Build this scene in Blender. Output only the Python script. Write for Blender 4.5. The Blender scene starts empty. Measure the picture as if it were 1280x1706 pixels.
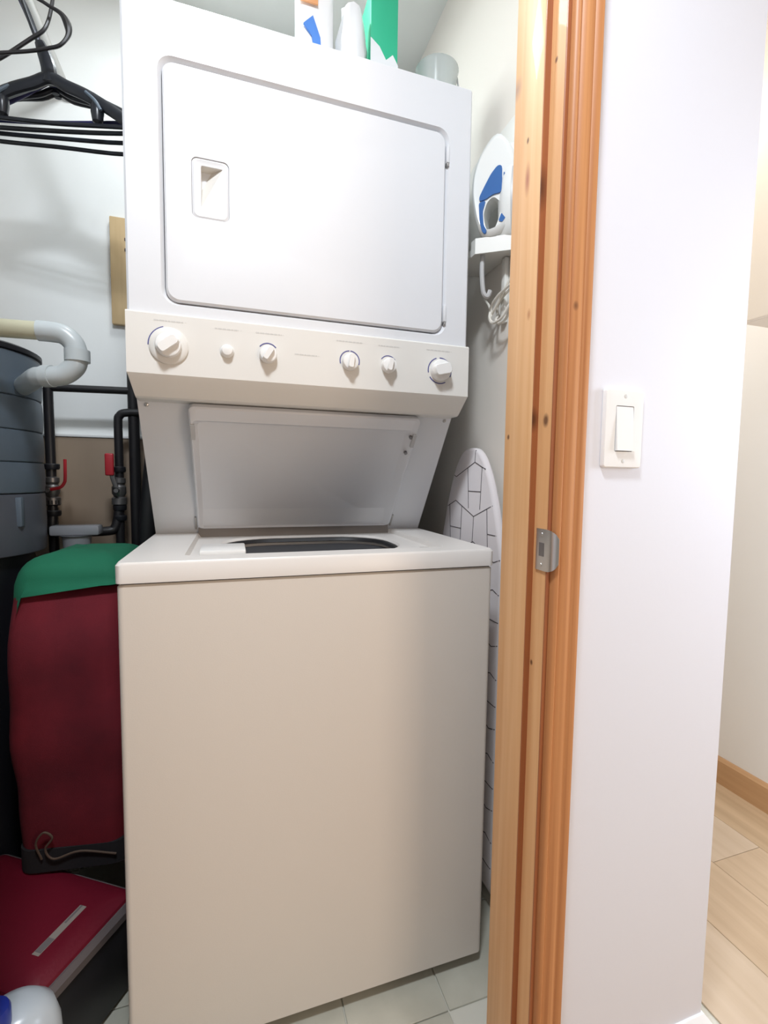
import bpy, bmesh, math, random
from mathutils import Vector, Matrix, noise
random.seed(4)
S = bpy.context.scene
PI = math.pi

# ------------------------------------------------------------------ camera
cam_d = bpy.data.cameras.new('camera'); cam = bpy.data.objects.new('camera', cam_d)
S.collection.objects.link(cam); S.camera = cam
YAW, PITCH, ROLL = 0.3142, -0.0714, 0.0134
cy, sy, cp, sp = math.cos(YAW), math.sin(YAW), math.cos(PITCH), math.sin(PITCH)
fw = Vector((sy*cp, cy*cp, sp)); rt = Vector((cy, -sy, 0)); up = rt.cross(fw)
r2 = math.cos(ROLL)*rt + math.sin(ROLL)*up; u2 = -math.sin(ROLL)*rt + math.cos(ROLL)*up
M = Matrix((r2, u2, -fw)).transposed().to_4x4(); M.translation = (0.178, -0.8356, 1.0544)
cam.matrix_world = M
cam_d.sensor_fit = 'HORIZONTAL'; cam_d.sensor_width = 36.0
cam_d.lens = 36.0*781.43/1280; cam_d.clip_start = 0.02

# ------------------------------------------------------------------ light and exposure
S.view_settings.view_transform = 'Standard'; S.view_settings.look = 'None'
S.view_settings.gamma = 1; S.view_settings.use_curve_mapping = False
S.view_settings.exposure = 0.0
W = bpy.data.worlds.new('world'); S.world = W; W.use_nodes = True
W.node_tree.nodes['Background'].inputs[0].default_value = (1.0, 0.93, 0.86, 1)
W.node_tree.nodes['Background'].inputs[1].default_value = 0.3
def lamp(name, kind, loc, energy, col, size=.3, size_y=None, target=None):
    d = bpy.data.lights.new(name, kind); d.energy = energy; d.color = col
    if kind == 'AREA':
        d.size = size
        if size_y: d.shape = 'RECTANGLE'; d.size_y = size_y
    else: d.shadow_soft_size = size
    o = bpy.data.objects.new(name, d); S.collection.objects.link(o); o.location = loc
    if target is not None:
        o.rotation_euler = (Vector(target)-Vector(loc)).to_track_quat('-Z', 'Y').to_euler()
    return o
lamp('hall_ceiling_light', 'AREA', (0.10, -0.74, 2.42), 27, (0.86, 0.93, 1.0), .22, None, (0.10, -0.74, 0))
lamp('closet_light', 'AREA', (0.12, 0.36, 2.44), 6.5, (0.92, 0.98, 1.0), .20, None, (0.12, 0.36, 0))
lamp('hall_warm_fill', 'AREA', (1.25, -1.85, 1.15), 10, (1.0, 0.79, 0.61), .55, 1.0, (0.35, 0, .7))  # added warm fill standing in for an unseen lit room behind the camera
lamp('hall_window_light', 'AREA', (1.79, -0.60, 1.20), 15, (0.72, 0.83, 1.0), .30, .7, (0.75, -0.38, 1.05))
lamp('hall_far_fill', 'AREA', (1.35, 0.7, 2.42), 13, (1.0, 0.95, 0.88), .5, None, (1.35, 0.9, 0))  # added fill that brightens the far wall and cabinet, not a known lamp

# ------------------------------------------------------------------ materials
def new_mat(name, col, rough=.5, metal=0., spec=.5, coat=0., trans=0., alpha=1., bump=None, var=None, emis=None):
    m = bpy.data.materials.new(name); m.use_nodes = True
    nt = m.node_tree; b = nt.nodes['Principled BSDF']
    b.inputs['Base Color'].default_value = (*col, 1); b.inputs['Roughness'].default_value = rough
    b.inputs['Metallic'].default_value = metal; b.inputs['Specular IOR Level'].default_value = spec
    b.inputs['Coat Weight'].default_value = coat; b.inputs['Transmission Weight'].default_value = trans
    b.inputs['Alpha'].default_value = alpha
    tc = nt.nodes.new('ShaderNodeTexCoord')
    if var:   # (scale vec, col2, fac range)
        mp = nt.nodes.new('ShaderNodeMapping'); mp.inputs['Scale'].default_value = var[0]
        n = nt.nodes.new('ShaderNodeTexNoise'); n.inputs['Scale'].default_value = 1; n.inputs['Detail'].default_value = 5
        r = nt.nodes.new('ShaderNodeValToRGB'); r.color_ramp.elements[0].position = var[2][0]; r.color_ramp.elements[1].position = var[2][1]
        r.color_ramp.elements[0].color = (*var[1], 1); r.color_ramp.elements[1].color = (*col, 1)
        nt.links.new(tc.outputs['Object'], mp.inputs[0]); nt.links.new(mp.outputs[0], n.inputs[0])
        nt.links.new(n.outputs[0], r.inputs[0]); nt.links.new(r.outputs[0], b.inputs['Base Color'])
    if bump:  # (scale, strength, distance)
        n2 = nt.nodes.new('ShaderNodeTexNoise'); n2.inputs['Scale'].default_value = bump[0]; n2.inputs['Detail'].default_value = 3
        bp = nt.nodes.new('ShaderNodeBump'); bp.inputs['Strength'].default_value = bump[1]; bp.inputs['Distance'].default_value = bump[2]
        nt.links.new(tc.outputs['Object'], n2.inputs[0]); nt.links.new(n2.outputs[0], bp.inputs['Height'])
        nt.links.new(bp.outputs[0], b.inputs['Normal'])
    return m
def pine(name, c_light, c_dark, knots, stretch=(60, 60, 1.6)):
    m = bpy.data.materials.new(name); m.use_nodes = True; nt = m.node_tree; L = nt.links
    b = nt.nodes['Principled BSDF']; b.inputs['Roughness'].default_value = .5; b.inputs['Coat Weight'].default_value = .06
    tc = nt.nodes.new('ShaderNodeTexCoord'); mp = nt.nodes.new('ShaderNodeMapping'); mp.inputs['Scale'].default_value = stretch
    n = nt.nodes.new('ShaderNodeTexNoise'); n.inputs['Scale'].default_value = 1; n.inputs['Detail'].default_value = 6; n.inputs['Distortion'].default_value = .4
    r = nt.nodes.new('ShaderNodeValToRGB'); r.color_ramp.elements[0].position = .3; r.color_ramp.elements[1].position = .68
    r.color_ramp.elements[0].color = (*c_dark, 1); r.color_ramp.elements[1].color = (*c_light, 1)
    L.new(tc.outputs['Object'], mp.inputs[0]); L.new(mp.outputs[0], n.inputs[0]); L.new(n.outputs[0], r.inputs[0])
    cur = r.outputs[0]
    for (p, rad, asp, kc, hard) in knots:
        s = nt.nodes.new('ShaderNodeVectorMath'); s.operation = 'SUBTRACT'; s.inputs[1].default_value = p
        L.new(tc.outputs['Object'], s.inputs[0])
        k = nt.nodes.new('ShaderNodeVectorMath'); k.operation = 'MULTIPLY'; k.inputs[1].default_value = (1/rad, 1/rad, 1/(rad*asp))
        L.new(s.outputs[0], k.inputs[0])
        ln = nt.nodes.new('ShaderNodeVectorMath'); ln.operation = 'LENGTH'; L.new(k.outputs[0], ln.inputs[0])
        rp = nt.nodes.new('ShaderNodeMapRange'); rp.inputs[1].default_value = hard; rp.inputs[2].default_value = 1.3
        rp.inputs[3].default_value = .85; rp.inputs[4].default_value = 0; L.new(ln.outputs['Value'], rp.inputs[0])
        mx = nt.nodes.new('ShaderNodeMix'); mx.data_type = 'RGBA'; L.new(rp.outputs[0], mx.inputs[0])
        L.new(cur, mx.inputs[6]); mx.inputs[7].default_value = (*kc, 1); cur = mx.outputs[2]
    L.new(cur, b.inputs['Base Color'])
    bp = nt.nodes.new('ShaderNodeBump'); bp.inputs['Strength'].default_value = .15; bp.inputs['Distance'].default_value = .001
    L.new(n.outputs[0], bp.inputs['Height']); L.new(bp.outputs[0], b.inputs['Normal'])
    return m

KB = (.09, .025, .008)
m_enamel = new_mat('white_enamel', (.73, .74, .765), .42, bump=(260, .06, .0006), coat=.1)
m_topen = new_mat('warm_lit_top_enamel', (.78, .745, .71), .36, bump=(260, .06, .0006))  # white enamel with the tint of warm light put into its colour
m_front = new_mat('warm_lit_front_enamel', (.74, .69, .63), .42, bump=(420, .16, .0006), coat=.08)  # same white enamel, beige of the warm light painted into the base colour
m_panel = new_mat('console_plastic', (.76, .74, .70), .42)
m_knob = new_mat('knob_plastic', (.86, .85, .83), .3)
m_lid = new_mat('lid_enamel', (.72, .73, .76), .35, bump=(300, .05, .0005))
m_gap = new_mat('dark_gap', (.05, .05, .055), .8)
m_print = new_mat('blue_grey_print', (.09, .09, .26), .6)
m_faint = new_mat('faint_grey_print', (.62, .605, .58), .6)
m_brown = new_mat('painted_hinge_shade', (.28, .25, .23), .7)  # dark colour standing in for shade at the lid hinge
m_rubber = new_mat('black_rubber', (.012, .012, .014), .5)
m_steel = new_mat('brushed_steel', (.55, .54, .52), .32, metal=1, bump=(90, .1, .0006))
m_basket = new_mat('basket_plastic', (.62, .58, .52), .4)
m_wall = new_mat('white_wall_paint', (.83, .84, .83), .75, bump=(140, .10, .001))
m_wallwarm = new_mat('warm_wall_paint', (.83, .785, .72), .75, bump=(140, .10, .001))
m_wallfar = new_mat('far_wall_paint', (.81, .80, .78), .6)
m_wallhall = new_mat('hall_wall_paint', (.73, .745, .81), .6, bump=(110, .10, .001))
m_ceil = new_mat('ceiling_paint', (.72, .73, .70), .9)
m_jamb = pine('pine_jamb', (.80, .49, .25), (.69, .37, .16),
   [((.60, -.170, 1.650), .012, 1.3, (.40, .24, .17), .1), ((.60, -.205, 1.50), .006, 3.5, (.38, .12, .07), .2),
    ((.60, -.176, 1.123), .003, 1.3, KB, .6), ((.60, -.203, 1.556), .0028, 1.6, KB, .5), ((.60, -.22, 1.30), .004, 2.0, (.5, .22, .09), .3)])
m_rebate = pine('pine_rebate', (.78, .46, .22), (.67, .34, .14),
   [((.61, -.256, 1.141), .006, 1.5, KB, .5), ((.61, -.243, .778), .003, 1.4, KB, .5), ((.61, -.25, 1.634), .003, 1.3, KB, .5)])
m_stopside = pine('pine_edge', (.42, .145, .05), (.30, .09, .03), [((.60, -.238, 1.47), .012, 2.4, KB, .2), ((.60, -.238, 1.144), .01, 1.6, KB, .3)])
m_casing = pine('pine_casing', (.60, .275, .105), (.41, .155, .050),
   [((.632, -.285, 1.296), .0045, 1.5, KB, .45), ((.60, -.285, .40), .004, 1.5, KB, .5)], (150, 90, 1.0))
m_tile = new_mat('vinyl_tile', (.56, .55, .47), .35, var=((9, 9, 9), (.45, .44, .37), (.35, .7)))
m_grout = new_mat('tile_joint', (.62, .61, .54), .8)
m_plank = [new_mat('laminate_%s' % n, c, .38, var=((28, 1.6, 28), d, (.3, .7))) for n, c, d in
           (('honey', (.58, .43, .28), (.44, .31, .19)), ('tan', (.60, .46, .32), (.48, .35, .23)), ('pale', (.62, .50, .38), (.52, .40, .28)))]
m_hallbase = new_mat('wood_baseboard', (.58, .36, .19), .45, var=((25, 1.2, 25), (.47, .27, .13), (.3, .7)))
m_whitetrim = new_mat('white_trim', (.86, .86, .86), .35)
m_cab = new_mat('cream_cabinet', (.90, .83, .74), .4)
m_switch = new_mat('switch_plastic', (.84, .84, .83), .25)
m_screw = new_mat('painted_screw', (.6, .6, .58), .4)
m_hang = new_mat('black_hanger_plastic', (.018, .020, .026), .28)
m_hangb = new_mat('navy_hanger_plastic', (.02, .02, .10), .35)
m_wire = new_mat('black_coated_wire', (.016, .014, .015), .35)
m_board = new_mat('raw_board', (.62, .46, .26), .7, var=((30, 30, 3), (.50, .35, .18), (.3, .7)))
m_ply = new_mat('plywood', (.33, .25, .18), .8, var=((5, 5, 2), (.24, .175, .125), (.3, .7)))
m_tank = new_mat('tank_jacket', (.115, .15, .19), .42, bump=(60, .1, .002))
m_tankdark = new_mat('tank_base', (.10, .11, .135), .35)
m_black = new_mat('black_plastic', (.012, .012, .016), .45)
m_blackpipe = new_mat('black_pipe', (.014, .013, .015), .4)
m_pvc = new_mat('grey_pvc', (.50, .54, .55), .3)
m_pvcb = new_mat('beige_pvc', (.52, .50, .36), .4)
m_brass = new_mat('tarnished_metal', (.22, .21, .21), .4, metal=.8)
m_redh = new_mat('red_lever', (.42, .02, .03), .4)
m_clear = new_mat('smoky_clear_plastic', (.32, .33, .36), .2, alpha=.75)
m_green = new_mat('green_cloth', (.006, .15, .075), .85, bump=(500, .3, .001))
m_red = new_mat('red_cloth', (.23, .010, .022), .85, bump=(500, .35, .001), var=((6, 6, 6), (.10, .004, .012), (.3, .75)))
m_blackcloth = new_mat('black_cloth', (.012, .010, .012), .95, bump=(300, .3, .001))
m_cord = new_mat('tan_cord', (.10, .065, .045), .8)
m_redcase = new_mat('red_case_shell', (.15, .007, .020), .38, bump=(220, .25, .001))
m_greybind = new_mat('grey_binding', (.12, .10, .10), .6)
m_label = new_mat('paper_label', (.30, .26, .23), .6)
m_labelg = new_mat('label_grey_print', (.17, .15, .15), .6)
m_bottle = new_mat('milky_white_plastic', (.46, .51, .55), .25)
m_bluecap = new_mat('blue_cap', (.012, .03, .26), .3)
m_iron = new_mat('iron_white_plastic', (.80, .82, .80), .25)
m_ironblue = new_mat('iron_blue_plastic', (.03, .13, .38), .2, coat=.3)
m_irongrey = new_mat('iron_grey_plastic', (.50, .50, .50), .4)
m_holder = new_mat('holder_white_plastic', (.76, .76, .72), .4)
m_cordw = new_mat('white_cord', (.74, .71, .64), .45)
m_cover = new_mat('ironing_cover', (.74, .70, .71), .8, bump=(300, .15, .001))
m_lines = new_mat('charcoal_print', (.11, .10, .11), .8)
m_pouch = new_mat('pouch_white', (.82, .84, .86), .35)
m_orange = new_mat('print_orange', (.75, .36, .16), .5)
m_blue = new_mat('print_blue', (.06, .22, .66), .5)
m_gbox = new_mat('green_box', (.03, .50, .28), .45)
m_tub = new_mat('clear_tub', (.55, .61, .60), .12, alpha=.55)
m_redprint = new_mat('print_red', (.35, .03, .03), .5)
m_globe = new_mat('lamp_base', (.8, .8, .8), .4)

# ------------------------------------------------------------------ helpers
def link(name, bm, m, parent=None, sharp=32, loc=(0, 0, 0), smooth=True):
    bmesh.ops.recalc_face_normals(bm, faces=bm.faces)
    for f in bm.faces: f.smooth = smooth
    a = math.radians(sharp)
    for e in bm.edges:
        if len(e.link_faces) == 2 and e.calc_face_angle(0) > a: e.smooth = False
    me = bpy.data.meshes.new(name); bm.to_mesh(me); bm.free()
    me.materials.append(m)
    o = bpy.data.objects.new(name, me); S.collection.objects.link(o); o.location = loc
    if parent is not None: o.parent = parent
    return o
def B(): return bmesh.new()
def box(bm, x0, x1, y0, y1, z0, z1, bev=0., seg=2):
    g = bmesh.ops.create_cube(bm, size=1)
    for v in g['verts']:
        v.co = Vector((x0+(v.co.x+.5)*(x1-x0), y0+(v.co.y+.5)*(y1-y0), z0+(v.co.z+.5)*(z1-z0)))
    if bev: bmesh.ops.bevel(bm, geom=list({e for v in g['verts'] for e in v.link_edges}), offset=bev, segments=seg, profile=.5, affect='EDGES')
    return bm
def bx(*a, bev=0., seg=2): return box(B(), *a, bev=bev, seg=seg)
def loft(loops, cap0=True, cap1=True, bm=None, closed=True):
    bm = bm or B(); L = [[bm.verts.new(Vector(p)) for p in l] for l in loops]
    n = len(L[0])
    for a, b in zip(L, L[1:]):
        for i in range(n if closed else n-1):
            j = (i+1) % n
            try: bm.faces.new((a[i], a[j], b[j], b[i]))
            except ValueError: pass
    if cap0: bm.faces.new(L[0][::-1])
    if cap1: bm.faces.new(L[-1])
    return bm
def rr(u0, u1, v0, v1, r, n=6):
    pts = []
    for (cu, cv, a) in ((u1-r, v1-r, 0), (u0+r, v1-r, 90), (u0+r, v0+r, 180), (u1-r, v0+r, 270)):
        for k in range(n+1):
            t = math.radians(a+90*k/n); pts.append((cu+r*math.cos(t), cv+r*math.sin(t)))
    return pts
def inY(l, y): return [(u, y, v) for u, v in l]
def inZ(l, z): return [(u, v, z) for u, v in l]
def inX(l, x): return [(x, u, v) for u, v in l]
def tube(pts, r, n=10, bm=None, closed=False, sub=6, flat=None):
    bm = bm or B(); P = [Vector(p) for p in pts]
    if sub > 1 and len(P) > 2:
        Q = []
        m = len(P)
        for i in range(m if closed else m-1):
            p0 = P[(i-1) % m] if (closed or i > 0) else P[0]*2-P[1]
            p1 = P[i]; p2 = P[(i+1) % m]
            p3 = P[(i+2) % m] if (closed or i < m-2) else P[-1]*2-P[-2]
            for k in range(sub):
                t = k/sub
                Q.append(.5*((2*p1)+(-p0+p2)*t+(2*p0-5*p1+4*p2-p3)*t*t+(-p0+3*p1-3*p2+p3)*t**3))
        if not closed: Q.append(P[-1])
        P = Q
    m = len(P); N = None; loops = []
    for i, p in enumerate(P):
        T = (P[(i+1) % m]-P[i-1]) if closed else (P[min(i+1, m-1)]-P[max(i-1, 0)])
        T.normalize()
        if N is None:
            N = T.orthogonal().normalized() if abs(T.y) > .9 else T.cross(Vector((0, 1, 0))).normalized()
        N = (N-T*N.dot(T)).normalized(); Bn = T.cross(N)
        rad = r(i/(m-1)) if callable(r) else r
        fa, fb = flat if flat else (1, 1)
        loops.append([p+N*math.cos(2*PI*k/n)*rad*fa+Bn*math.sin(2*PI*k/n)*rad*fb for k in range(n)])
    if closed: loops.append(loops[0]); return loft(loops, False, False, bm)
    return loft(loops, True, True, bm)
def lathe(prof, c, n=32, bm=None, axis='z', cap0=True, cap1=True):
    lo = []
    for (r, h) in prof:
        l = []
        for k in range(n):
            a = 2*PI*k/n; u, v = r*math.cos(a), r*math.sin(a)
            l.append((c[0]+u, c[1]+v, c[2]+h) if axis == 'z' else ((c[0]+u, c[1]-h, c[2]+v) if axis == 'y' else (c[0]+h, c[1]+u, c[2]+v)))
        lo.append(l)
    return loft(lo, cap0, cap1, bm)
def prism(poly, y0, y1, f=lambda u, v, w: (u, w, v), bm=None):
    return loft([[f(u, v, y0) for u, v in poly], [f(u, v, y1) for u, v in poly]], True, True, bm)
def tag(o, label, cat, group=None, kind=None):
    if label: o['label'] = label
    if cat: o['category'] = cat
    if group: o['group'] = group
    if kind: o['kind'] = kind
    return o
def thing(name, label, cat, loc=(0, 0, 0), group=None, rz=0):
    o = bpy.data.objects.new(name, None); S.collection.objects.link(o); o.location = loc; o.rotation_euler = (0, 0, rz)
    o.empty_display_size = .05
    return tag(o, label, cat, group)
def struct(name, bm, m, parent=None, label=None, smooth=True):
    o = link(name, bm, m, parent, smooth=smooth)
    if parent is None: o['kind'] = 'structure'; o['category'] = name.split('_')[0]; o['label'] = label or name.replace('_', ' ')
    return o

# ------------------------------------------------------------------ setting
wback = struct('wall_back', bx(-.86, .98, .81, .93, 0, 2.47), m_wall, label='white back wall of the laundry closet')
struct('wall_left', bx(-.86, -.74, -.165, .81, 0, 2.47), m_wall, label='white left wall of the laundry closet')
struct('wall_right', bx(.80, .98, -.165, .81, 0, 2.47), m_wallwarm, label='white right wall of the closet behind the iron')
bm = B()
box(bm, .624, .98, -.27, -.165, 0, 2.47); box(bm, -1.3, -.134, -.27, -.165, 0, 2.47); box(bm, -.134, .624, -.27, -.165, 2.40, 2.47)
struct('wall_front', bm, m_wallhall, label='white wall beside the closet doorway carrying the light switch')
struct('ceiling', bx(-1.3, 1.93, -2.2, 1.9, 2.47, 2.55), m_ceil, label='white ceiling')
struct('wall_hall_right', bx(1.81, 1.93, -2.2, 1.9, 0, 2.47), m_wallfar, label='pale wall at the far right beyond the wall corner')
struct('wall_hall_end', bx(.98, 1.81, 1.78, 1.9, 0, 2.47), m_wallhall, label='far end wall of the passage')
struct('wall_hall_left', bx(-1.42, -1.3, -2.2, -.165, 0, 2.47), m_wallhall, label='left wall of the hall')
floor = struct('floor', bx(-1.3, 1.81, -2.2, 1.78, -.06, -.004), m_grout, label='floor of pale vinyl tile and wood laminate')
T = .2
tiles = {}
ix = 0
x = -.82
while x < .79:
    y = -.262
    while y < .80:
        x1 = min(x+T, .80); y1 = min(y+T, .81)
        lo = max(x, -.74); hi = x1
        if y < -.165: lo = max(x, -.12); hi = min(x1, .60)
        if hi-lo > .02:
            link('tile', bx(lo+.0015, hi-.0015, y+.0015, y1-.0015, -.004, random.uniform(-.0004, .0004), bev=.0008, seg=1), m_tile, floor)
        y += T
    x += T
px_ = [-1.3+.183*k for k in range(18)]
for k, x in enumerate(px_):
    x1 = min(x+.183, 1.81)
    segs = []
    y = -2.2-random.uniform(0, .9); end = 1.78 if x >= .97 else -.27
    while y < end:
        segs.append((max(y, -2.2), min(y+1.25, end))); y += 1.25
    for (a, b) in segs:
        if b-a < .02: continue
        xa = x
        if x < .98 < x1:
            link('plank', bx(.98+.0006, x1-.0006, max(a, -.27), b, -.004, 0, bev=.0005, seg=1), random.choice(m_plank), floor) if b > -.27 else None
            continue
        link('plank', bx(xa+.0006, x1-.0006, a+.0006, b-.0006, -.004, 0, bev=.0005, seg=1), m_plank[(k+segs.index((a, b))) % 3], floor)
link('plank', bx(.896+.0006, 1.079-.0006, -1.2, -.271, -.004, 0, bev=.0005, seg=1), m_plank[1], floor)
link('plank', bx(.896+.0006, 1.079-.0006, -2.2, -1.201, -.004, 0, bev=.0005, seg=1), m_plank[0], floor)

# baseboards
def board_prof(h, t): return [(0, 0), (t, 0), (t, h-.012), (t*.55, h-.004), (t*.3, h), (0, h)]
P = board_prof(.095, .013)
bm = loft([[(.658, -.27-u, z) for u, z in P], [(.98+u, -.27-u, z) for u, z in P], [(.98+u, .81, z) for u, z in P]])
struct('baseboard_front', bm, m_whitetrim, label='white baseboard under the light switch wall')
bm = loft([[(1.81-u, y, z) for u, z in board_prof(.092, .012)] for y in (-2.2, 1.78)])
struct('baseboard_right', bm, m_hallbase, label='wooden baseboard along the far right wall')

# door frame: jamb, stop, casing, strike plate (right side seen), left side and head out of view
tr = tag(bpy.data.objects.new('trim_1', None), 'pine door frame with jamb, stop and moulded casing', 'trim', kind='structure'); S.collection.objects.link(tr)
H = 2.38
def casing_loops(sgn, xin):
    prof = [(0, 0), (0, .008), (.0025, .0115), (.0065, .0125), (.009, .0105), (.0115, .0085), (.013, .0095), (.016, .012), (.026, .0135), (.030, .0125), (.0325, .0145), (.037, .0165), (.0415, .016), (.043, .013), (.043, 0)]
    return [[(xin+sgn*u, -.27-w, z) for u, w in prof] for z in (0, H+.045)]
link('casing', loft(casing_loops(1, .6150)), m_casing, tr, sharp=50)
link('jamb', bx(.610, .624, -.27, -.165, 0, H, bev=.001, seg=1), m_rebate, tr)
link('jamb_edge', bx(.6090, .6150, -.2725, -.2695, 0, H, bev=.0005, seg=1), m_stopside, tr)
link('door_stop', bx(.600, .610, -.2365, -.165, 0, H, bev=.0015), m_jamb, tr)
link('stop_edge', bx(.6005, .610, -.2385, -.2366, 0, H), m_stopside, tr)
link('casing', loft(casing_loops(-1, -.1235)), m_casing, tr, sharp=50)
link('jamb', bx(-.134, -.120, -.27, -.165, 0, H, bev=.001, seg=1), m_rebate, tr)
link('door_stop', bx(-.120, -.110, -.2365, -.165, 0, H, bev=.0015), m_jamb, tr)
link('head_jamb', bx(-.134, .624, -.27, -.165, H, H+.02, bev=.001), m_rebate, tr)
# strike plate with curved lip
st = [(-.246, .6095, .0290), (-.2465, .6082, .0305), (-.262, .6080, .0305), (-.270, .6078, .0305), (-.2765, .6082, .0300), (-.282, .6100, .0280), (-.2855, .6130, .0245), (-.2872, .6170, .0180)]
lo = [[(x, y, .9535-h), (x, y, .9535+h), (x+.0012, y+.0012, .9535+h), (x+.0012, y+.0012, .9535-h)] for y, x, h in st]
strike = link('strike_plate', loft(lo), m_steel, tr, sharp=60); strike['label'] = 'brushed metal strike plate with curved lip'
link('latch_hole', bx(.6076, .6082, -.266, -.254, .944, .964, bev=.0002, seg=1), m_brass, strike)
for z in (.931, .976): link('screw', lathe([(.003, 0), (.0025, -.0007)], (.6080, -.259, z), 12, axis='x'), m_steel, strike)

# light switch
sw = thing('light_switch', 'white rocker light switch on the wall beside the pine door casing', 'switch', (.7325, -.27, 1.1325))
P = lambda s, y, r: inY(rr(-.0355+s, .0355-s, -.0575+s, .0575-s, r), y)
hole = lambda y, s=0: inY(rr(-.0168+s, .0168-s, -.0335+s, .0335-s, .002), y)
link('wall_plate', loft([P(0, 0, .004), P(0, -.0048, .004), P(.0014, -.0066, .003), P(.008, -.0070, .003), hole(-.0070), hole(-.001)], True, False), m_switch, sw, sharp=40)
bm = loft([[(-.0155, -.002, -.0325), (.0155, -.002, -.0325), (.0155, -.002, .0325), (-.0155, -.002, .0325)],
           [(-.0155, -.0115, -.0325), (.0155, -.0115, -.0325), (.0155, -.0065, .0325), (-.0155, -.0065, .0325)]])
link('rocker', bm, m_switch, sw)
for z in (-.0475, .0475): link('screw', lathe([(.0032, .0055), (.003, .0072), (.0015, .0075)], (0, 0, z), 14, axis='y'), m_screw, sw)

# upper cabinet in the hall at the right edge
cb = thing('wall_cabinet', 'cream upper cabinet hanging on the far right wall', 'cabinet', (1.81, -.2, 1.49))
link('cabinet_body', bx(-.29, 0, -.9, .32, 0, .80, bev=.002), m_cab, cb)
for k in range(3): link('door', bx(-.31, -.291, -.9+.407*k+.002, -.9+.407*(k+1)-.002, .0, .80, bev=.003), m_cab, cb)

# ------------------------------------------------------------------ stacked washer and dryer
ap = thing('stacked_washer_dryer', 'white stacked washer and dryer with its washer lid open', 'washer dryer', (0, 0, 0))
WX = .686
# washer cabinet
lo = [inZ(rr(0, WX, 0, .76, .010), z) for z in (.030, .874)]
link('washer_cabinet', loft([inZ(rr(.002, WX-.002, .002, .758, .010), .028)]+lo+[inZ(rr(.003, WX-.003, .003, .757, .010), .877)]), m_front, ap, sharp=40)
link('cabinet_gap', bx(.006, WX-.006, .006, .75, .875, .881), m_gap, ap)
for (x, y) in ((.05, .05), (.636, .05), (.05, .70), (.636, .70)):
    link('levelling_foot', lathe([(.02, 0), (.02, .01), (.008, .014), (.008, .03)], (x, y, 0), 16), m_rubber, ap)
# washer top with recessed deck and opening
def z_(l, z): return inZ(l, z)
lo = [z_(rr(-.002, WX+.002, -.003, .76, .012), .880), z_(rr(-.002, WX+.002, -.003, .76, .012), .909),
      z_(rr(.0015, WX-.0015, .0005, .757, .012), .914), z_(rr(.097, .600, .052, .405, .012), .914),
      z_(rr(.101, .596, .056, .401, .012), .9035), z_(rr(.150, .550, .085, .385, .120), .9035),
      z_(rr(.154, .546, .089, .381, .118), .899), z_(rr(.154, .546, .089, .381, .118), .875)]
top = link('washer_top', loft(lo, True, False), m_topen, ap, sharp=40)
top['label'] = 'washer top with the round tub opening'
of = lambda s, z: z_(rr(.154+s, .546-s, .089+s, .381-s, .115-s), z)
link('tub_seal', loft([of(0, .898), of(.006, .897), of(.010, .890), of(.004, .888), of(-.002, .888)], False, False), m_rubber, ap)
link('basket_rim', loft([of(-.006, .8875), of(-.004, .880), of(-.006, .868)], False, False), m_basket, ap)
link('lower_seal', loft([of(-.006, .868), of(0, .867), of(.004, .862), of(-.01, .858)], False, False), m_rubber, ap)
bas = link('wash_basket', lathe([(.235, .84), (.24, .855), (.228, .857), (.215, .848), (.215, .45), (.0, .45)], (.35, .28, 0), 48, cap0=False, cap1=False), m_basket, ap)
link('agitator', lathe([(.08, .46), (.05, .50), (.035, .78), (.03, .80), (.0, .805)], (.35, .28, 0), 24, cap1=False), m_panel, ap)
link('dispenser_cover', bx(.118, .203, .105, .20, .9035, .9135, bev=.003), m_knob, ap)
link('lid_switch_slot', bx(.571, .592, .108, .116, .9030, .9042), m_rubber, ap)
# neck: sloped front face joining washer and dryer
prof = [(.409, .912), (.198, 1.212), (.72, 1.212), (.76, .912)]
link('neck', loft([[(x, y, z) for y, z in prof] for x in (0.002, WX-.002)]), m_enamel, ap)
for (x, z) in ((.018, 1.195), (WX-.018, 1.195)):
    yy = .409+(z-.912)/(1.212-.912)*(.198-.409)
    link('screw', lathe([(.0045, 0), (.004, .003), (.002, .004)], (x, yy+.001, z), 12, axis='y'), m_steel, ap)
# open lid leaning on the neck: local frame u (x), v (up the slope), n (towards the room)
v_ = Vector((0, .182-.402, 1.196-.931)); LV = v_.length; v_.normalize(); n_ = Vector((0, -v_.z, v_.y)); base = Vector((0, .400, .931))
if n_.y > 0: n_ = -n_
base = base - n_*0.0
def lidp(u, v, n): p = base+v_*v+n_*n; return (u, p.y, p.z)
def lidl(l, n): return [lidp(u, v, n) for u, v in l]
lid = link('lid', loft([lidl(rr(.097, .593, 0, LV, .012), -.004), lidl(rr(.097, .593, 0, LV, .012), .008), lidl(rr(.100, .590, .003, LV-.003, .012), .011),
     lidl(rr(.103, .586, .002, LV-.030, .010), .011), lidl(rr(.112, .570, .0024, LV-.040, .010), -.001)]), m_lid, ap, sharp=40)
lid['label'] = 'open washer lid leaning back against the neck'
for (u, v) in ((.580, LV-.050), (.578, LV-.095)):
    link('bumper', loft([lidl([(u+.004*math.cos(t*PI/6), v+.004*math.sin(t*PI/6)) for t in range(12)], h) for h in (.006, .0125)]), m_brass, lid)
for u0 in (.099, .583):
    link('hinge_bracket', loft([lidl([(u0, LV-.075), (u0+.008, LV-.075), (u0+.008, LV-.04), (u0, LV-.04)], h) for h in (.008, .0155)]), m_irongrey, lid)
for u0 in (.092, .594): link('lid_hinge', loft([lidl([(u0, -.004), (u0+.004, -.004), (u0+.004, .035), (u0, .035)], h) for h in (-.004, .007)]), m_steel, lid)
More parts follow.
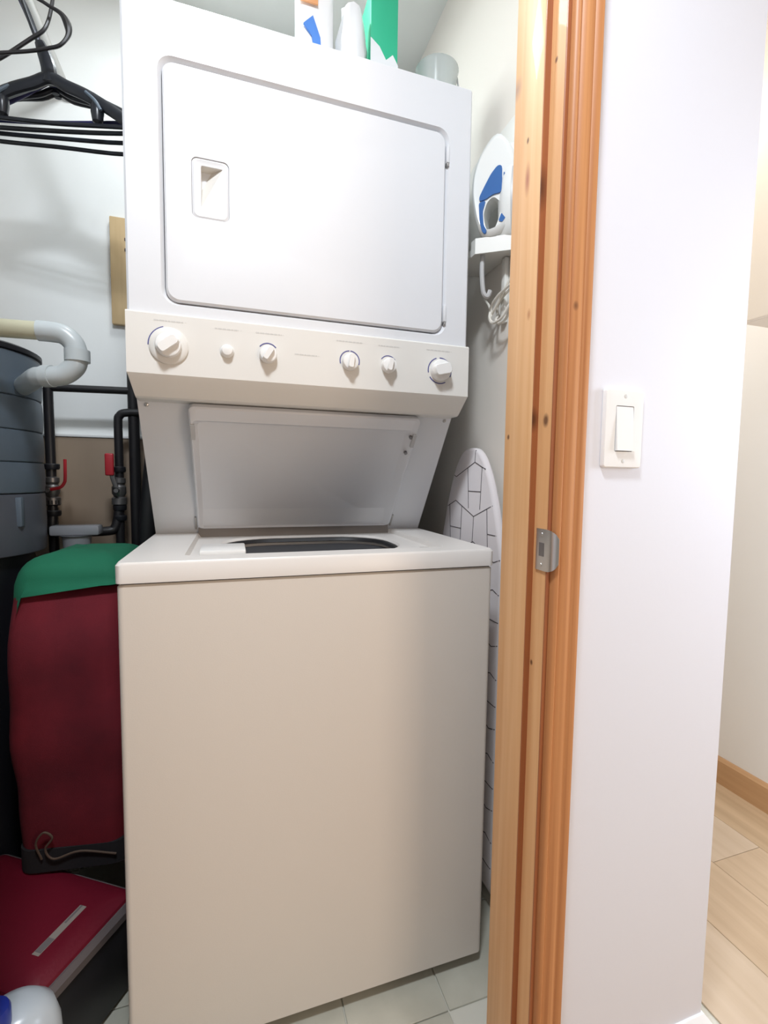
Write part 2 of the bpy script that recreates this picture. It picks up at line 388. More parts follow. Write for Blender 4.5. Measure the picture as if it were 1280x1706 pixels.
link('hinge_shade_strip', bx(.099, .591, .398, .414, .9035, .930), m_brown, ap)  # added dark strip painting the shade in the gap below the lid
# dryer cabinet with an opening for the door
Y = .139
hb = lambda s, y: inY(rr(.0580+s, .6320-s, 1.3710+s, 1.8060-s, .026), y)
ob = lambda s, y, r=.006: inY(rr(s, WX-s, 1.335+s, 1.902-s, r), y)
link('dryer_cabinet', loft([ob(0, .76), ob(0, Y+.004), ob(.004, Y, .007), hb(0, Y), hb(.0055, Y+.009), hb(.0055, Y+.046)], True, True), m_enamel, ap, sharp=28)
link('door_gap', loft([hb(.004, Y+.0430), hb(.004, Y+.0450)]), m_gap, ap)
# dryer door with a finger pocket
db = lambda s, y: inY(rr(.0655+s, .6245-s, 1.3775+s, 1.7970-s, .021), y)
hk = lambda s, y: inY(rr(.1125+s, .1785-s, 1.5335+s, 1.6415-s, .010), y)
door = link('dryer_door', loft([db(0, Y+.02), db(0, Y+.003), db(.0035, Y-.001), hk(-.0035, Y-.001), hk(0, Y-.0005), hk(0, Y+.006)], True, False), m_enamel, ap, sharp=28)
door['label'] = 'large dryer door with a recessed pull at its left'
rim = lambda s, y: inY(rr(.1125+s, .1785-s, 1.5335+s, 1.6415-s, .010), y)
pk = lambda s, y: inY(rr(.128+s, .168-s, 1.553+s, 1.629-s, .003), y)
hr = link('handle_recess', loft([rim(.0005, Y+.006), rim(.0005, Y+.0015), rim(.004, Y-.0005), rim(.009, Y+.001), pk(0, Y+.001), pk(.001, Y+.002)], False, False), m_enamel, door, sharp=25)
bm = B()
TL, TRr, BL, BR = [bm.verts.new(p) for p in ((.1285, Y+.0015, 1.6285), (.1675, Y+.0015, 1.6285), (.1285, Y+.0015, 1.5535), (.1675, Y+.0015, 1.5535))]
D = bm.verts.new((.1300, Y+.034, 1.6265))
for f in ((TL, TRr, D), (TL, D, BL), (D, TRr, BL), (TRr, BR, BL)): bm.faces.new(f)
link('finger_pocket', bm, m_panel, door, sharp=5)
for z in (1.755, 1.42):
    link('door_hinge', bx(.6260, .6325, Y-.003, Y+.012, z-.018, z+.018, bev=.0015), m_enamel, door)
    link('door_hinge_pin', bx(.6265, .6315, Y-.0035, Y+.010, z-.025, z-.020, bev=.001), m_steel, door)
# control console
prof = [(.150, 1.355), (.134, 1.352), (.131, 1.349), (.131, 1.241), (.134, 1.236), (.158, 1.203), (.164, 1.200), (.30, 1.200), (.30, 1.355)]
wid = [0, 0, 0, 0, .002, .0085, .009, .009, 0]
lo = []
for s in (-1, 1):
    lo.append([((WX/2)+s*(WX/2+.0015-w), y, z) for (y, z), w in zip(prof, wid)])
con = link('control_console', loft(lo), m_panel, ap, sharp=25)
con['label'] = 'control strip with five dials and one push button'
YC = .131
def arc(cx, cz, r, a0, a1, w, m):
    n = max(4, int(abs(a1-a0)/8)); pts = []
    A = [math.radians(a0+(a1-a0)*k/n) for k in range(n+1)]
    poly = [(cx+(r+w)*math.cos(a), cz+(r+w)*math.sin(a)) for a in A]+[(cx+r*math.cos(a), cz+r*math.sin(a)) for a in A[::-1]]
    bm = B(); vs = [bm.verts.new((u, YC-.0006, v)) for u, v in poly]; ws = [bm.verts.new((u, YC+.0004, v)) for u, v in poly]
    N = len(poly)
    for i in range(n):
        bm.faces.new((vs[i], vs[i+1], vs[N-2-i], vs[N-1-i]))
    for i in range(N): bm.faces.new((vs[i], vs[(i+1) % N], ws[(i+1) % N], ws[i]))
    link('dial_mark', bm, m, con)
def dial(cx, cz, r, skirt, ang, depth, grip):
    if skirt: link('dial_skirt', lathe([(skirt, -.001), (skirt, .003), (skirt-.003, .0055), (r+.001, .0065), (r*.5, .0065)], (cx, YC, cz), 40, axis='y'), m_panel, con)
    k = link('knob', lathe([(r, 0), (r, depth*.45), (r*.93, depth*.62), (r*.80, depth*.66), (r*.2, depth*.66)], (cx, YC, cz), 36, axis='y'), m_knob, con)
    a = math.radians(ang); w = r*grip
    def P(u, v, h): return (cx+u*math.cos(a)-v*math.sin(a), YC-h, cz+u*math.sin(a)+v*math.cos(a))
    lo = []
    for h, s in ((depth*.5, 1), (depth*.9, .92), (depth*1.0, .84)):
        lo.append([P(u*s, v*s, h) for u, v in rr(-r*.93, r*.93, -w, w, w*.6, 3)])
    link('grip', loft(lo), m_knob, k)
Z = 1.293
dial(.0700, Z, .0225, .0335, 38, .024, .42)
link('push_button', lathe([(.0125, 0), (.0125, .003), (.0105, .006), (.009, .011), (.003, .0125)], (.172, YC, Z), 28, axis='y'), m_knob, con)
dial(.248, Z, .0165, 0, 58, .022, .34)
dial(.413, Z, .0168, 0, 82, .022, .34)
dial(.497, Z, .0155, 0, 78, .022, .34)
dial(.617, Z, .0228, 0, 14, .024, .55)
arc(.0700, Z, .0340, 105, 180, .0020, m_print)
arc(.248, Z+.003, .0185, 38, 142, .0020, m_print)
arc(.413, Z+.003, .0195, 93, 198, .0020, m_print); arc(.413, Z+.003, .0195, -18, 87, .0020, m_print)
arc(.497, Z+.003, .0175, 35, 145, .0017, m_print)
arc(.617, Z, .0265, 108, 192, .0022, m_print); arc(.617, Z, .0265, -25, 92, .0022, m_print); arc(.617, Z, .0265, 212, 300, .0022, m_print)
bm = B()
rnd = random.Random(2)
for (x0, x1, z) in ((.045, .095, 1.338), (.150, .193, 1.334), (.225, .275, 1.334), (.385, .440, 1.335), (.475, .520, 1.334), (.585, .640, 1.336), (.300, .345, 1.30)):
    x = x0
    bm = B()
    while x < x1:
        w = rnd.uniform(.003, .008); box(bm, x, min(x+w, x1), YC-.0003, YC+.0003, z-.0012, z+.0012); box(bm, x+w-.0002, x+w+.002, YC-.0003, YC+.0003, z-.0003, z+.0003); x += w+.0018
    link('lettering', bm, m_faint, con)

# ------------------------------------------------------------------ things on top of the dryer
p = thing('detergent_pouch', 'white detergent pouch with orange and blue print on the dryer top', 'detergent', (.36, .27, 1.902))
lo = []
for k, (w, d) in enumerate(((.038, .030), (.042, .034), (.041, .026), (.042, .012), (.042, .003))):
    lo.append(inZ(rr(-w, w, -d, d, d*.8), [0, .03, .14, .21, .235][k]))
link('pouch_body', loft(lo), m_pouch, p, sharp=60)
link('print_orange', bx(-.035, .004, -.0325, -.0285, .165, .215, bev=.001), m_orange, p, loc=(0, .004, 0))
bm = prism([(-.028, .115), (-.008, .135), (.008, .095), (.010, .068), (-.006, .068), (-.010, .095)], -.0345, -.030); link('print_blue', bm, m_blue, p)
link('bottom_seam', bx(-.010, .030, -.036, -.033, .055, .061, bev=.001), m_irongrey, p)
p = thing('white_laundry_bag', 'crumpled white bag between detergent pouch and green carton on the dryer top', 'bag', (.445, .27, 1.902))
lo = []
for k in range(9):
    t = k/8; l = []
    for i in range(24):
        a = 2*PI*i/24; r = (.036+.010*noise.noise(Vector((math.cos(a)*2, math.sin(a)*2, t*4)))) * (1-.35*t**3)
        l.append((r*math.cos(a), r*.85*math.sin(a), .20*t+.004*math.sin(a*3)))
    lo.append(l)
link('bag_body', loft(lo), m_pouch, p, sharp=80)
p = thing('green_carton', 'green and white carton at the back of the dryer top', 'box', (.520, .29, 1.902))
link('carton_body', bx(-.033, .033, -.03, .05, 0, .26, bev=.003), m_gbox, p)
bm = prism([(-.033, 0), (.033, 0), (.033, .105), (.020, .125), (.004, .110), (-.012, .135), (-.033, .15)], -.0315, -.029); link('label_panel', bm, m_pouch, p)
p = thing('clear_plastic_tub', 'clear plastic tub near the right end of the dryer top', 'tub', (.660, .28, 1.902))
W_ = .001
link('tub_wall', lathe([(.040, 0), (.050, .130), (.053, .135), (.051, .137), (.0485, .130), (.0385, .003)], (0, 0, 0), 32, cap1=True), m_tub, p)
link('tub_handle', tube([(.051, -.006, .132), (.056, -.010, .09), (.050, -.008, .03)], .0022, 8), m_irongrey, p)

# ------------------------------------------------------------------ iron on its holder on the right closet wall
hd = thing('iron_holder', 'white plastic wall holder under the steam iron', 'holder', (.80, .16, 1.585))
def loc_(p, o): return tuple(a-b for a, b in zip(p, o))
bm = loft([[(-.001, y, z) for y, z in rr(-.05, .20, .02, .29, .04)], [(-.008, y, z) for y, z in rr(-.05, .20, .02, .29, .04)], [(-.011, y, z) for y, z in rr(-.045, .195, .025, .285, .037)]])
link('back_plate', bm, m_holder, hd)
for z in (.09, .13, .17): link('plate_stud', lathe([(.006, 0), (.006, -.006), (.003, -.008)], (-.011, .188, z), 14, axis='x'), m_holder, hd)
tray = [(-.001, -.060), (-.083, -.002), (-.085, .004), (-.085, .12), (-.001, .12)]
bm = loft([[(u, v, z) for u, v in tray] for z in (-.010, -.004, .004)]); link('tray', bm, m_holder, hd)
bm = loft([[(u, v, z) for u, v in [(-.001, -.066), (-.084, -.008), (-.090, -.004), (-.090, .016), (-.086, .016), (-.086, -.001), (-.001, -.059)]] for z in (-.018, .016)]); link('tray_lip', bm, m_holder, hd)
link('cord_hook', tube([(-.066, .004, -.008), (-.067, .004, -.05), (-.062, .004, -.095), (-.052, .002, -.105), (-.046, .0, -.092)], .0055, 8), m_irongrey, hd)
link('hanging_strap', bx(-.012, -.001, -.006, .010, -.16, -.012, bev=.002), m_holder, hd)
# cord coil, one tube with loops
pts = []
rnd = random.Random(5)
for k in range(44):
    a = 2*PI*k/11; rr_ = 1+.14*math.sin(k*1.7)
    pts.append((.778-.028*math.cos(a*.5)*.3-.012*(k % 11)/11, .130+.050*rr_*math.cos(a), 1.455+.032*rr_*math.sin(a)-.010*math.cos(a)))
pts = [(.782, .13, 1.585), (.781, .10, 1.53)] + pts + [(.774, .195, 1.47), (.780, .235, 1.505), (.78, .24, 1.53)]
cc = tag(link('power_cord', tube(pts, .0030, 8, sub=4), m_cordw), 'coiled white power cord hanging below the iron holder', 'cord')

ir = thing('steam_iron', 'white and blue steam iron standing on its heel on the wall holder', 'iron', (.719, .178, 1.591))
hdir = Vector((.707, -.707, 0)); wd = Vector((-.707, -.707, 0))    # towards the sole; towards the visible side
def I(px, py, w):   # side profile coordinates
    e = (px-788)/720.; s = (400-py)*.00126
    return hdir*e+Vector((0, 0, s+.002))+wd*w
def resamp(poly, n):
    P = [Vector(p) for p in poly]; L = [(P[(i+1) % len(P)]-P[i]).length for i in range(len(P))]; tot = sum(L); out = []
    for k in range(n):
        d = tot*k/n; i = 0
        while d > L[i]: d -= L[i]; i += 1
        out.append(P[i].lerp(P[(i+1) % len(P)], d/L[i]))
    return out
def smooth_poly(poly, n=48, it=3):
    Q = resamp(poly, n)
    for _ in range(it): Q = [(Q[i-1]+2*Q[i]+Q[(i+1) % n])/4 for i in range(n)]
    return Q
outer = smooth_poly([(826, 214), (812, 228), (796, 250), (786, 280), (784, 315), (789, 348), (796, 378), (804, 397), (822, 398), (842, 388), (853, 375), (860, 330), (858, 280), (846, 240)])
hole_ = smooth_poly([(822, 328), (812, 336), (807, 355), (810, 378), (818, 390), (827, 382), (834, 362), (834, 340)])
def shift(Q, n):  # rotate start so that both start at the top
    i = min(range(len(Q)), key=lambda j: Q[j].y); return Q[i:]+Q[:i]
outer = shift(outer, 48); hole_ = shift(hole_, 48)
def grow(Q, f):
    c = sum(Q, Vector((0, 0)))/len(Q); return [c+(q-c)*f for q in Q]
lo = [[I(q.x, q.y, w) for q in Q] for Q, w in ((grow(outer, .86), .024), (grow(outer, .96), .020), (outer, .010), (outer, -.010), (grow(outer, .96), -.020), (grow(outer, .86), -.024), (hole_, -.022), (hole_, .022), (grow(outer, .86), .024))]
body = link('iron_body', loft(lo, False, False), m_iron, ir, sharp=70)
def panel(name, poly, w0, w1, m, n=36):
    Q = smooth_poly(poly, n, 1); return link(name, loft([[I(q.x, q.y, w0) for q in Q], [I(q.x, q.y, w1) for q in grow(Q, .97)]]), m, ir, sharp=50)
t = [(829, 278), (836, 280), (836, 330), (826, 329), (814, 332), (809, 345), (808, 372), (813, 392), (806, 392), (800, 365), (798, 332), (805, 318), (818, 290)]
tk = [(u, v) for u, v in t]
bm = B()
panel('water_reservoir', [(829, 278), (836, 280), (836.5, 327), (822, 326), (811, 332), (799, 334), (799, 326), (806, 312), (818, 290)], .018, .0255, m_ironblue)
panel('handle_inlay', [(799, 334), (811, 332), (806, 350), (808, 374), (814, 386), (812, 392), (806, 388), (801, 366)], .018, .0252, m_ironblue)
panel('tank_side', [(838, 290), (845, 305), (850, 330), (847, 355), (841, 358), (838, 345)], .014, .0245, m_ironblue)
panel('tank_foot', [(836, 362), (845, 361), (845, 368), (838, 377), (832, 373)], .014, .0250, m_ironblue)
# sole skirt and soleplate (teardrop outline in s,w)
def sole(e, f, bm=None):
    out = []
    for k in range(32):
        a = 2*PI*k/32; s = .5-.5*math.cos(a)           # 0 heel .. 1 tip
        w = .036*f*math.sin(a)*(1 if s < .4 else (1-(s-.4)/.6)**.45+.0)
        out.append(hdir*e+Vector((0, 0, .004+.205*s))+wd*w)
    return out
link('iron_skirt', loft([sole(.058, .55), sole(.070, .85), sole(.083, 1.0), sole(.088, 1.0)]), m_iron, ir, sharp=60)
link('soleplate', loft([sole(.088, .96), sole(.094, .93)]), m_irongrey, ir)

# ------------------------------------------------------------------ ironing board leaning flat against the right wall
ib = thing('ironing_board', 'ironing board with white hexagon patterned cover standing between washer and wall', 'ironing board', (.765, .245, 0))
def bo(s, f=1.0):   # outline (y,z)
    pts = []
    L0, L1 = .06, 1.135
    for k in range(33):
        t = (k/32)**2.2; z = L1-(L1-L0)*t
        d = L1-z; w = .16*min(1, (d/.26))**.42 if d > 0 else 0
        pts.append((w, z))
    R_ = [(w-s if w > s else 0.0005*(1), max(L0+s, min(z, L1-s))) for w, z in pts]
    return [(-w, z) for w, z in R_]+[(w, z) for w, z in R_[::-1]]
link('board_cover', loft([[(x, y, z) for y, z in bo(s)] for x, s in ((.012, .008), (.010, .002), (.006, 0), (.000, 0), (-.005, .002), (-.008, .009))]), m_cover, ib, sharp=70)
def bw(z):
    d = 1.135-z; return (.16*min(1, max(d, 0)/.26)**.42) if d > 0 else 0
segs = []
zz = 1.080; row = 0
while zz > .15:
    off = .10 if row % 2 else 0
    off += .07
    pts = [(-.40+off+.10*k, zz+(.018 if k % 2 else -.018)) for k in range(10)]
    segs += list(zip(pts, pts[1:]))
    for k, (a, b) in enumerate(pts):
        if k % 2:
            segs += [((a-.036, zz+.005), (a-.030, zz-.099)), ((a+.036, zz+.005), (a+.028, zz-.099)), ((a-.033, zz-.055), (a+.031, zz-.055))]
        elif row % 2: segs.append(((a, b), (a+.004, b-.070)))
        if k % 2 and row == 0: segs.append(((a, b), (a-.004, b+.060)))
    zz -= .100; row += 1
bm = B()
for (a, b) in segs:
    n = 8
    for i in range(n):
        p0 = (a[0]+(b[0]-a[0])*i/n, a[1]+(b[1]-a[1])*i/n); p1 = (a[0]+(b[0]-a[0])*(i+1)/n, a[1]+(b[1]-a[1])*(i+1)/n)
        if abs(p0[0]) > bw(p0[1])-.003 or abs(p1[0]) > bw(p1[1])-.003: continue
        d = Vector((p1[0]-p0[0], p1[1]-p0[1]))
        if d.length < 1e-5: continue
        d.normalize(); q = Vector((-d.y, d.x))*.0010
        c = [(p0[0]+q.x, p0[1]+q.y), (p1[0]+q.x, p1[1]+q.y), (p1[0]-q.x, p1[1]-q.y), (p0[0]-q.x, p0[1]-q.y)]
        loft([[(-.0060 if abs(y) > bw(z)-.009 else -.0078, y, z) for y, z in c], [(-.0075 if abs(y) > bw(z)-.009 else -.0086, y, z) for y, z in c]], bm=bm)
link('printed_lines', bm, m_lines, ib, smooth=False)
for y in (-.07, .07): link('leg', tube([(.020, y, 0.006), (.020, y, .80)], .006, 8, sub=1), m_steel, ib)
link('cross_bar', tube([(.020, -.07, .012), (.020, .07, .012)], .007, 8, sub=1), m_steel, ib)

# ------------------------------------------------------------------ closet rod, hangers
rod = thing('closet_rod', 'metal hanging rod above the black hangers', 'rod', (-.262, .81, 2.150))
link('rod_tube', tube([(0, -.58, 0), (0, -.004, 0)], .012, 16, sub=1), m_steel, rod)
link('rod_flange', lathe([(.028, 0), (.028, .006), (.014, .010)], (0, 0, 0), 24, axis='y'), m_steel, rod)
link('rod_strut', tube([(0, -.50, .012), (0, -.50, .32)], .006, 8, sub=1), m_steel, rod)
def hanger(label, loc, rz, tilt, m, w, drop, barz, thick, flat, lobes, dip):
    t = thing('coat_hanger', label, 'hanger', loc, 'plastic hangers on the closet rod', rz); t.rotation_euler = (0, tilt, rz)
    sh = [(-w, 0, -drop-.012), (-w*.97, 0, -drop), (-w*.5, 0, -drop*dip), (-.035, 0, -.014), (0, 0, 0), (.035, 0, -.014), (w*.5, 0, -drop*dip), (w*.97, 0, -drop), (w, 0, -drop-.012)]
    link('shoulder_arm', tube(sh, thick, 12, sub=4, flat=flat), m, t)
    link('trouser_bar', tube([(-w, 0, -drop-.012), (-w*.93, 0, barz), (0, 0, barz-.004), (w*.93, 0, barz), (w, 0, -drop-.012)], .0045, 8, sub=5), m, t)
    top = Vector((-.262, loc[1], 2.150))-Vector(loc); hx, hz = top.x, top.z
    link('neck', tube([(0, 0, -.010), (-.002, 0, .020), (-.012, 0, .050), (-.020, 0, .070)], lambda q: thick*1.2-.006*q*q, 10, sub=2, flat=(1.1, .7)), m, t)
    link('hook', tube([(-.008, 0, .04), (-.030, 0, .085), (hx*.8-.01, 0, hz-.055), (hx-.024, 0, hz-.012), (hx-.016, 0, hz+.012), (hx, 0, hz+.0165), (hx+.016, 0, hz+.010), (hx+.020, 0, hz-.008)], .0036, 8), m, t)
    if lobes:
        for sx in (-1, 1):
            x = sx*.098; z = -drop*.50-.016
            link('strap_notch', lathe([(.002, -.030), (.010, -.024), (.013, -.006), (.012, .010), (.006, .020)], (x, 0, z), 14), m, t)
            link('strap_slot', tube([(x-sx*.020, -.008, z+.030), (x, -.012, z+.012), (x+sx*.012, -.010, z-.006)], .0035, 8), m_tank, t)
    return t
for a in (('thick glossy black plastic hanger with strap notches at the front of the bunch', (-.187, .412, 1.905), -.24, .02, m_hang, .178, .083, -.088, .0125, (1, .8), True, .42),
          ('black plastic hanger second from the front of the bunch', (-.190, .428, 1.915), -.27, .01, m_hang, .185, .075, -.104, .0085, (1, 1), False, .50),
          ('navy tinted hanger in the middle of the bunch', (-.190, .444, 1.922), -.28, -.01, m_hangb, .190, .080, -.084, .0060, (1, 1), False, .55),
          ('slim black hanger behind the navy one', (-.190, .458, 1.915), -.24, .02, m_hang, .185, .060, -.100, .0060, (1, 1), False, .45),
          ('rearmost slim black hanger near the closet back wall', (-.190, .474, 1.918), -.22, .035, m_hang, .190, .050, -.112, .0060, (1, 1), False, .45)):
    hanger(*a)
w1 = thing('wire_hanger', 'black wire hanger with its loop bent out to the right above the plastic hangers', 'hanger', (-.262, .37, 2.15))
o_ = Vector((-.262, .37, 2.15))
def rel(P): return [tuple(Vector(p)-o_) for p in P]
link('wire_frame', tube(rel([(-.30, .40, 1.893), (-.268, .395, 1.910), (-.213, .39, 1.958), (-.185, .385, 1.982), (-.172, .385, 2.025), (-.170, .385, 2.065), (-.19, .38, 2.12), (-.235, .37, 2.160), (-.262, .37, 2.166), (-.280, .37, 2.155)]), .0036, 8), m_wire, w1)
w2 = thing('wire_hanger', 'black wire hanger curling into a small round loop beside the hanger necks', 'hanger', (-.262, .355, 2.15))
o_ = Vector((-.262, .355, 2.15))
link('wire_frame', tube(rel([(-.30, .37, 1.885), (-.265, .37, 1.900), (-.213, .37, 1.918), (-.175, .365, 1.930), (-.150, .36, 1.940), (-.135, .36, 1.968), (-.145, .36, 1.998), (-.175, .36, 2.012), (-.207, .36, 2.030), (-.222, .36, 2.09), (-.228, .355, 2.14), (-.245, .355, 2.163), (-.262, .355, 2.166), (-.280, .355, 2.154)]), lambda q: .0034+.0040*math.exp(-((q-.42)/.05)**2), 8), m_wire, w2)

# small raw board on the back wall
p = thing('wooden_board', 'narrow raw wood board fixed to the back wall beside the dryer', 'board', (-.125, .81, 1.507))
link('board_panel', bx(-.035, .035, -.018, 0, 0, .312, bev=.003), m_board, p)
for z in (.215, .245): link('mark', bx(.004, .034, -.0195, -.0175, z, z+.009, bev=.001), m_cord, p)

# plywood panel low on the back wall
o = link('plywood_panel', bx(-.45, .16, .795, .81, .25, 1.165, bev=.002), m_ply, wback); o['label'] = 'brown plywood panel behind the pipes'
link('panel_edging', bx(-.45, .16, .792, .81, 1.166, 1.174, bev=.001), m_whitetrim, wback)

# ------------------------------------------------------------------ water tank and pipes
tk = thing('water_tank', 'blue grey banded cylindrical tank at the left of the closet', 'tank', (-.478, .55, 0))
def tsec(name, z0, z1, r, m): return link(name, lathe([(r-.004, z0), (r-.0012, z0+.002), (r, z0+.012), (r+.0015, (z0+z1)/2), (r, z1-.012), (r-.0012, z1-.002), (r-.004, z1)], (0, 0, 0), 64), m, tk)
R_ = .200
for a, b in ((1.235, 1.335), (1.157, 1.234), (1.082, 1.156), (1.008, 1.081)): tsec('jacket_band', a, b, R_, m_tank)
s_ = tsec('lower_shell', .862, 1.006, R_, m_tankdark); s_['label'] = 'darker smooth lower shell'
link('top_rim', lathe([(R_-.004, 1.335), (R_+.003, 1.337), (R_+.003, 1.347), (R_-.006, 1.352), (0.02, 1.375)], (0, 0, 0), 64), m_black, tk)
link('stand', lathe([(.185, 0), (.185, .80), (.17, .86)], (0, 0, 0), 48), m_black, tk)
link('strap_clip', bx(.168, .190, -.09, -.07, .93, .999, bev=.003), m_tank, tk)
pp = thing('drain_pipe', 'beige plastic pipe ending in a light grey U bend in front of the tank', 'pipe', (-.16, .33, 1.30))
o_ = Vector((-.16, .33, 1.30)); rp = .0195
link('straight_pipe', tube(rel([(-.62, .33, 1.342), (-.19, .33, 1.349)]), rp*.93, 20, sub=1), m_pvcb, pp)
link('elbow', tube(rel([(-.200, .33, 1.349), (-.180, .33, 1.349), (-.155, .33, 1.346), (-.137, .33, 1.330), (-.130, .33, 1.306)]), rp*1.05, 20), m_pvc, pp)
link('collar', tube(rel([(-.1305, .33, 1.316), (-.1305, .33, 1.292)]), rp*1.22, 20, sub=1), m_pvc, pp)
link('elbow', tube(rel([(-.130, .33, 1.304), (-.136, .33, 1.282), (-.156, .332, 1.264), (-.18, .336, 1.259), (-.204, .348, 1.259), (-.222, .372, 1.259), (-.290, .500, 1.259)]), rp*1.05, 20), m_pvc, pp)
link('collar', tube(rel([(-.178, .3355, 1.2595), (-.196, .342, 1.259)]), rp*1.16, 20, sub=1), m_pvc, pp)

q = thing('water_pipes', 'black water pipes with shutoff valves in front of the plywood', 'pipe', (-.2, .70, .87))
o_ = Vector((-.2, .70, .87))
from_px = None
link('horizontal_pipe', tube(rel([(-.310, .70, 1.292), (-.02, .70, 1.298)]), .0105, 12, sub=1), m_blackpipe, q)
link('vertical_pipe', tube(rel([(-.302, .70, 1.29), (-.300, .70, .80)]), .0125, 12, sub=1), m_blackpipe, q)
link('vertical_pipe', tube(rel([(-.092, .70, 1.40), (-.088, .70, .20)]), .0150, 12, sub=1), m_blackpipe, q)
link('loop_pipe', tube(rel([(-.132, .69, .82), (-.130, .69, 1.10), (-.130, .69, 1.205), (-.126, .69, 1.222), (-.112, .69, 1.232), (-.06, .69, 1.235)]), .0115, 12, sub=5), m_blackpipe, q)
for (x, y, z) in ((-.300, .70, 1.01), (-.132, .69, 1.01)):
    v = link('valve', lathe([(.010, -.045), (.020, -.040), (.020, -.022), (.014, -.018), (.019, -.008), (.019, .010), (.014, .016), (.018, .022), (.018, .034), (.010, .038)], tuple(Vector((x, y, z))-o_), 16), m_brass, q)
    link('valve_stem', tube(rel([(x, y-.015, z), (x, y-.04, z)]), .006, 10, sub=1), m_brass, v)
h1 = link('lever_handle', tube(rel([(-.292, .66, 1.012), (-.268, .655, 1.018), (-.258, .655, 1.030), (-.255, .655, 1.045), (-.254, .655, 1.095)]), .0032, 8, flat=(1.3, .6)), m_redh, q); h1['label'] = 'thin red valve lever'
h2 = link('lever_handle', tube(rel([(-.132, .655, 1.02), (-.139, .652, 1.045), (-.141, .652, 1.060)]), .005, 8, flat=(1.3, .6)), m_brass, q)
h3 = link('lever_grip', bx(-.011, .011, -.006, .006, 0, .062, bev=.004, seg=3), m_redh, q, loc=tuple(Vector((-.146, .650, 1.052))-o_)); h3['label'] = 'wide red valve lever'
link('lower_pipe', tube(rel([(-.300, .70, .96), (-.300, .69, .91), (-.288, .68, .895), (-.17, .68, .893), (-.142, .685, .905), (-.132, .69, .96)]), .0135, 12), m_blackpipe, q)
for z in (.945, .975, 1.075): link('pipe_collar', lathe([(.018, -.008), (.020, -.004), (.020, .006), (.018, .008)], tuple(Vector((-.300, .70, z))-o_), 14), m_black, q)
for z in (.93, .96, 1.07): link('pipe_collar', lathe([(.016, -.008), (.018, -.004), (.018, .006), (.016, .008)], tuple(Vector((-.131, .69, z))-o_), 14), m_black, q)
fl = thing('water_filter', 'smoky grey filter housing between the two valves', 'filter', (-.222, .62, .836))
link('filter_head', bx(-.058, .058, -.024, .024, .055, .082, bev=.006), m_clear, fl)
link('filter_bowl', lathe([(.022, -.02), (.030, -.01), (.034, .05), (.040, .055)], (0, 0, 0), 28), m_clear, fl)
link('filter_knob', lathe([(.009, -.032), (.011, -.03), (.011, -.02)], (0, 0, 0), 14), m_brass, fl)
hs = tag(link('washer_hoses', tube([(-.052, .62, .10), (-.052, .62, .5), (-.050, .62, .85), (-.044, .63, 1.0), (-.03, .66, 1.2)], lambda q: .030-.012*q, 14), m_rubber), 'thick black hose standing behind the washer at the left', 'hose')

# ------------------------------------------------------------------ red case, bags and bottle at lower left
def blob(lp, z0, z1, n, f, amp, seed, cap=True):
    lo = []
    for k in range(n+1):
        t = k/n; z = z0+(z1-z0)*t; s, dx, dy = f(t); l = []
        for (u, v) in lp:
            p = Vector((u*s+dx, v*s+dy, z)); q_ = noise.noise_vector(p*7+Vector((seed, 0, 0)))
            l.append((p.x+amp*q_.x, p.y+amp*q_.y, z+amp*.4*q_.z*(1 if 0 < k < n else 0)))
        lo.append(l)
    return lo
ca = math.atan2(-.56, .828)     # direction of the case's long edge
cs = thing('red_case', 'red shell case with black side lying on the floor under the red bag', 'case', (-.012, .195, 0), rz=ca+0.02)
# local: x along back edge (towards -x), y towards the front (negative)
cl = lambda s, r: rr(-.38+s, 0-s, -.235+s, 0-s, r, 5)
link('case_side', loft([inZ(cl(.006, .03), 0.002), inZ(cl(0, .03), .012), inZ(cl(0, .03), .150), inZ(cl(.003, .03), .162)]), m_black, cs)
link('case_binding', loft([inZ(cl(.001, .016), .160), inZ(cl(-.004, .018), .166), inZ(cl(-.004, .018), .180), inZ(cl(.004, .016), .188)]), m_greybind, cs)
link('case_lid', loft([inZ(cl(.006, .016), .184), inZ(cl(.010, .016), .193), inZ(cl(.020, .016), .1995), inZ(cl(.045, .02), .203)]), m_redcase, cs)
lb = link('sticker', bx(-.0075, .0075, -.050, .050, .2030, .2040), m_label, cs, loc=(-.068, -.122, -.0008)); lb['label'] = 'long pale sticker with grey print'
lb.rotation_euler = (0, 0, .02)
link('sticker_print', bx(-.0065, .0065, -.045, -.018, .2040, .2043), m_labelg, lb); link('sticker_print', bx(-.0055, -.001, .012, .050, .2040, .2043), m_labelg, lb)

bg = thing('red_bag', 'red cloth bag with green top standing against the washer', 'bag', (-.142, .388, .206), rz=-.13)
lp = rr(-.108, .108, -.125, .16, .035, 6)
def fbag(t): return (1+.03*math.sin(t*3.1), 0, .030*(max(0, t-.80)/.20)**1.5+.018*(1-min(1, t/.45)))
lo = blob(lp, 0, .610, 22, fbag, .012, 3)
link('bag_body', loft(lo, True, False), m_red, bg, sharp=80)
base_l = blob(lp, .612, .612, 1, lambda t: fbag(1), .012, 3)[0]
lo = []
for dz in (1, .5, 0):
    lo.append([(u*(1.014+.032*dz), (v-.06)*(1.014+.032*dz)+.06-.012*dz, .616-.15*dz*max(0, min(1, (-u-.066)/.038))**1.3*(1 if v < .05 else .3)) for u, v, z in base_l])
for k in range(1, 9):
    t = k/8; l = []
    for (u, v, z) in base_l:
        s = math.cos(t*PI/2*.93)**.5
        l.append((u*s, (v-.06)*s+.06, .616+.058*math.sin(t*PI/2)+.009*noise.noise(Vector((u*16, v*16, t*2)))))
    lo.append(l)
g_ = link('bag_top', loft(lo, False, True), m_green, bg, sharp=80); g_['label'] = 'green cloth top panel'
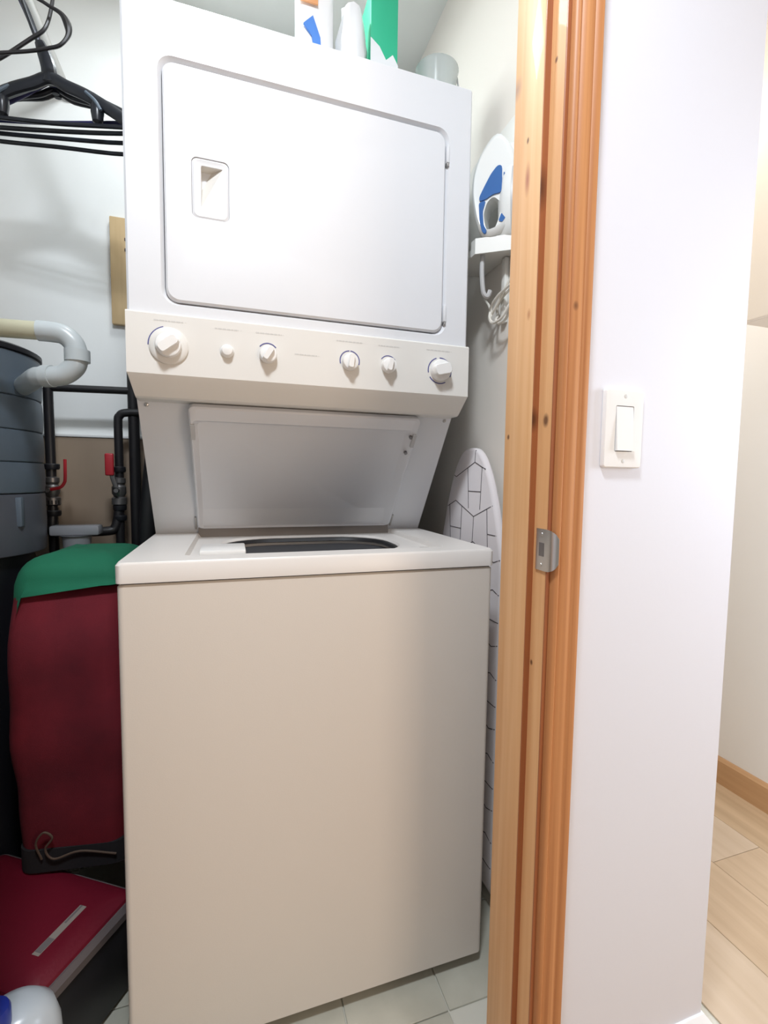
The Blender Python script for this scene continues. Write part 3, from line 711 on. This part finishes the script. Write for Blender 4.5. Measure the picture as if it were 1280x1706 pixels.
bs = link('bag_base', loft([inZ(rr(-.109, .112, -.116, .17, .035, 6), z) for z in (.002, .012, .046, .052)]), m_blackcloth, bg); bs['label'] = 'black base band'
link('draw_cord', tube([(-.055, -.120, .035), (-.062, -.126, .075), (-.045, -.129, .100), (-.030, -.127, .085), (-.045, -.125, .060), (-.030, -.123, .035), (.02, -.122, .045), (.09, -.120, .028)], .0022, 6), m_cord, bg)

dk = thing('black_duffel', 'black cloth bag in the corner below the tank beside the red bag', 'bag', (-.36, .22, 0))
lp2 = rr(-.16, .10, -.20, .12, .06, 5)
lo = blob(lp2, .21, .80, 14, lambda t: (1-.25*t*t, 0, 0), .02, 9)
lo = [inZ([(u*.9, v*.9) for u, v in lp2], .208)]+lo
link('duffel_body', loft(lo), m_blackcloth, dk, sharp=80)
link('duffel_handle', tube([(-.08, -.09, .79), (-.06, -.10, .84), (.03, -.10, .84), (.05, -.09, .79)], .008, 8), m_blackcloth, dk)
dk.location = (-.40, .13, 0)

bt = thing('cleaner_jug', 'white plastic jug with blue cap standing on the floor at the bottom left', 'bottle', (-.137, -.060, 0))
prof_ = [(.9, 0), (1, .006), (1, .19), (.97, .222), (.85, .250), (.62, .264), (.35, .270)]
lo = []
for s, z in prof_: lo.append([(.060*s*math.cos(a*PI/16), .050*s*math.sin(a*PI/16), z) for a in range(32)])
link('jug_body', loft(lo), m_bottle, bt, sharp=60)
link('spout', lathe([(.019, .24), (.019, .292)], (-.016, -.026, 0), 20), m_bottle, bt)
cap = link('cap', lathe([(.021, .258), (.0225, .262), (.0225, .290), (.020, .296), (.010, .2975)], (-.016, -.026, 0), 28), m_bluecap, bt)
bm = prism([(-.012, .205), (.006, .20), (.016, .222), (.004, .238), (-.008, .23)], -.002, .002); o = link('red_mark', bm, m_redprint, bt, loc=(.018, -.050, -.01))

# ceiling lamp of the hall, outside the frame
cl_ = thing('ceiling_lamp', 'plain white ceiling lamp base in the hall above the camera', 'lamp', (.10, -.74, 2.47))
link('lamp_holder', lathe([(.12, 0), (.12, -.02), (.115, -.035), (.10, -.040)], (0, 0, 0), 28), m_globe, cl_)
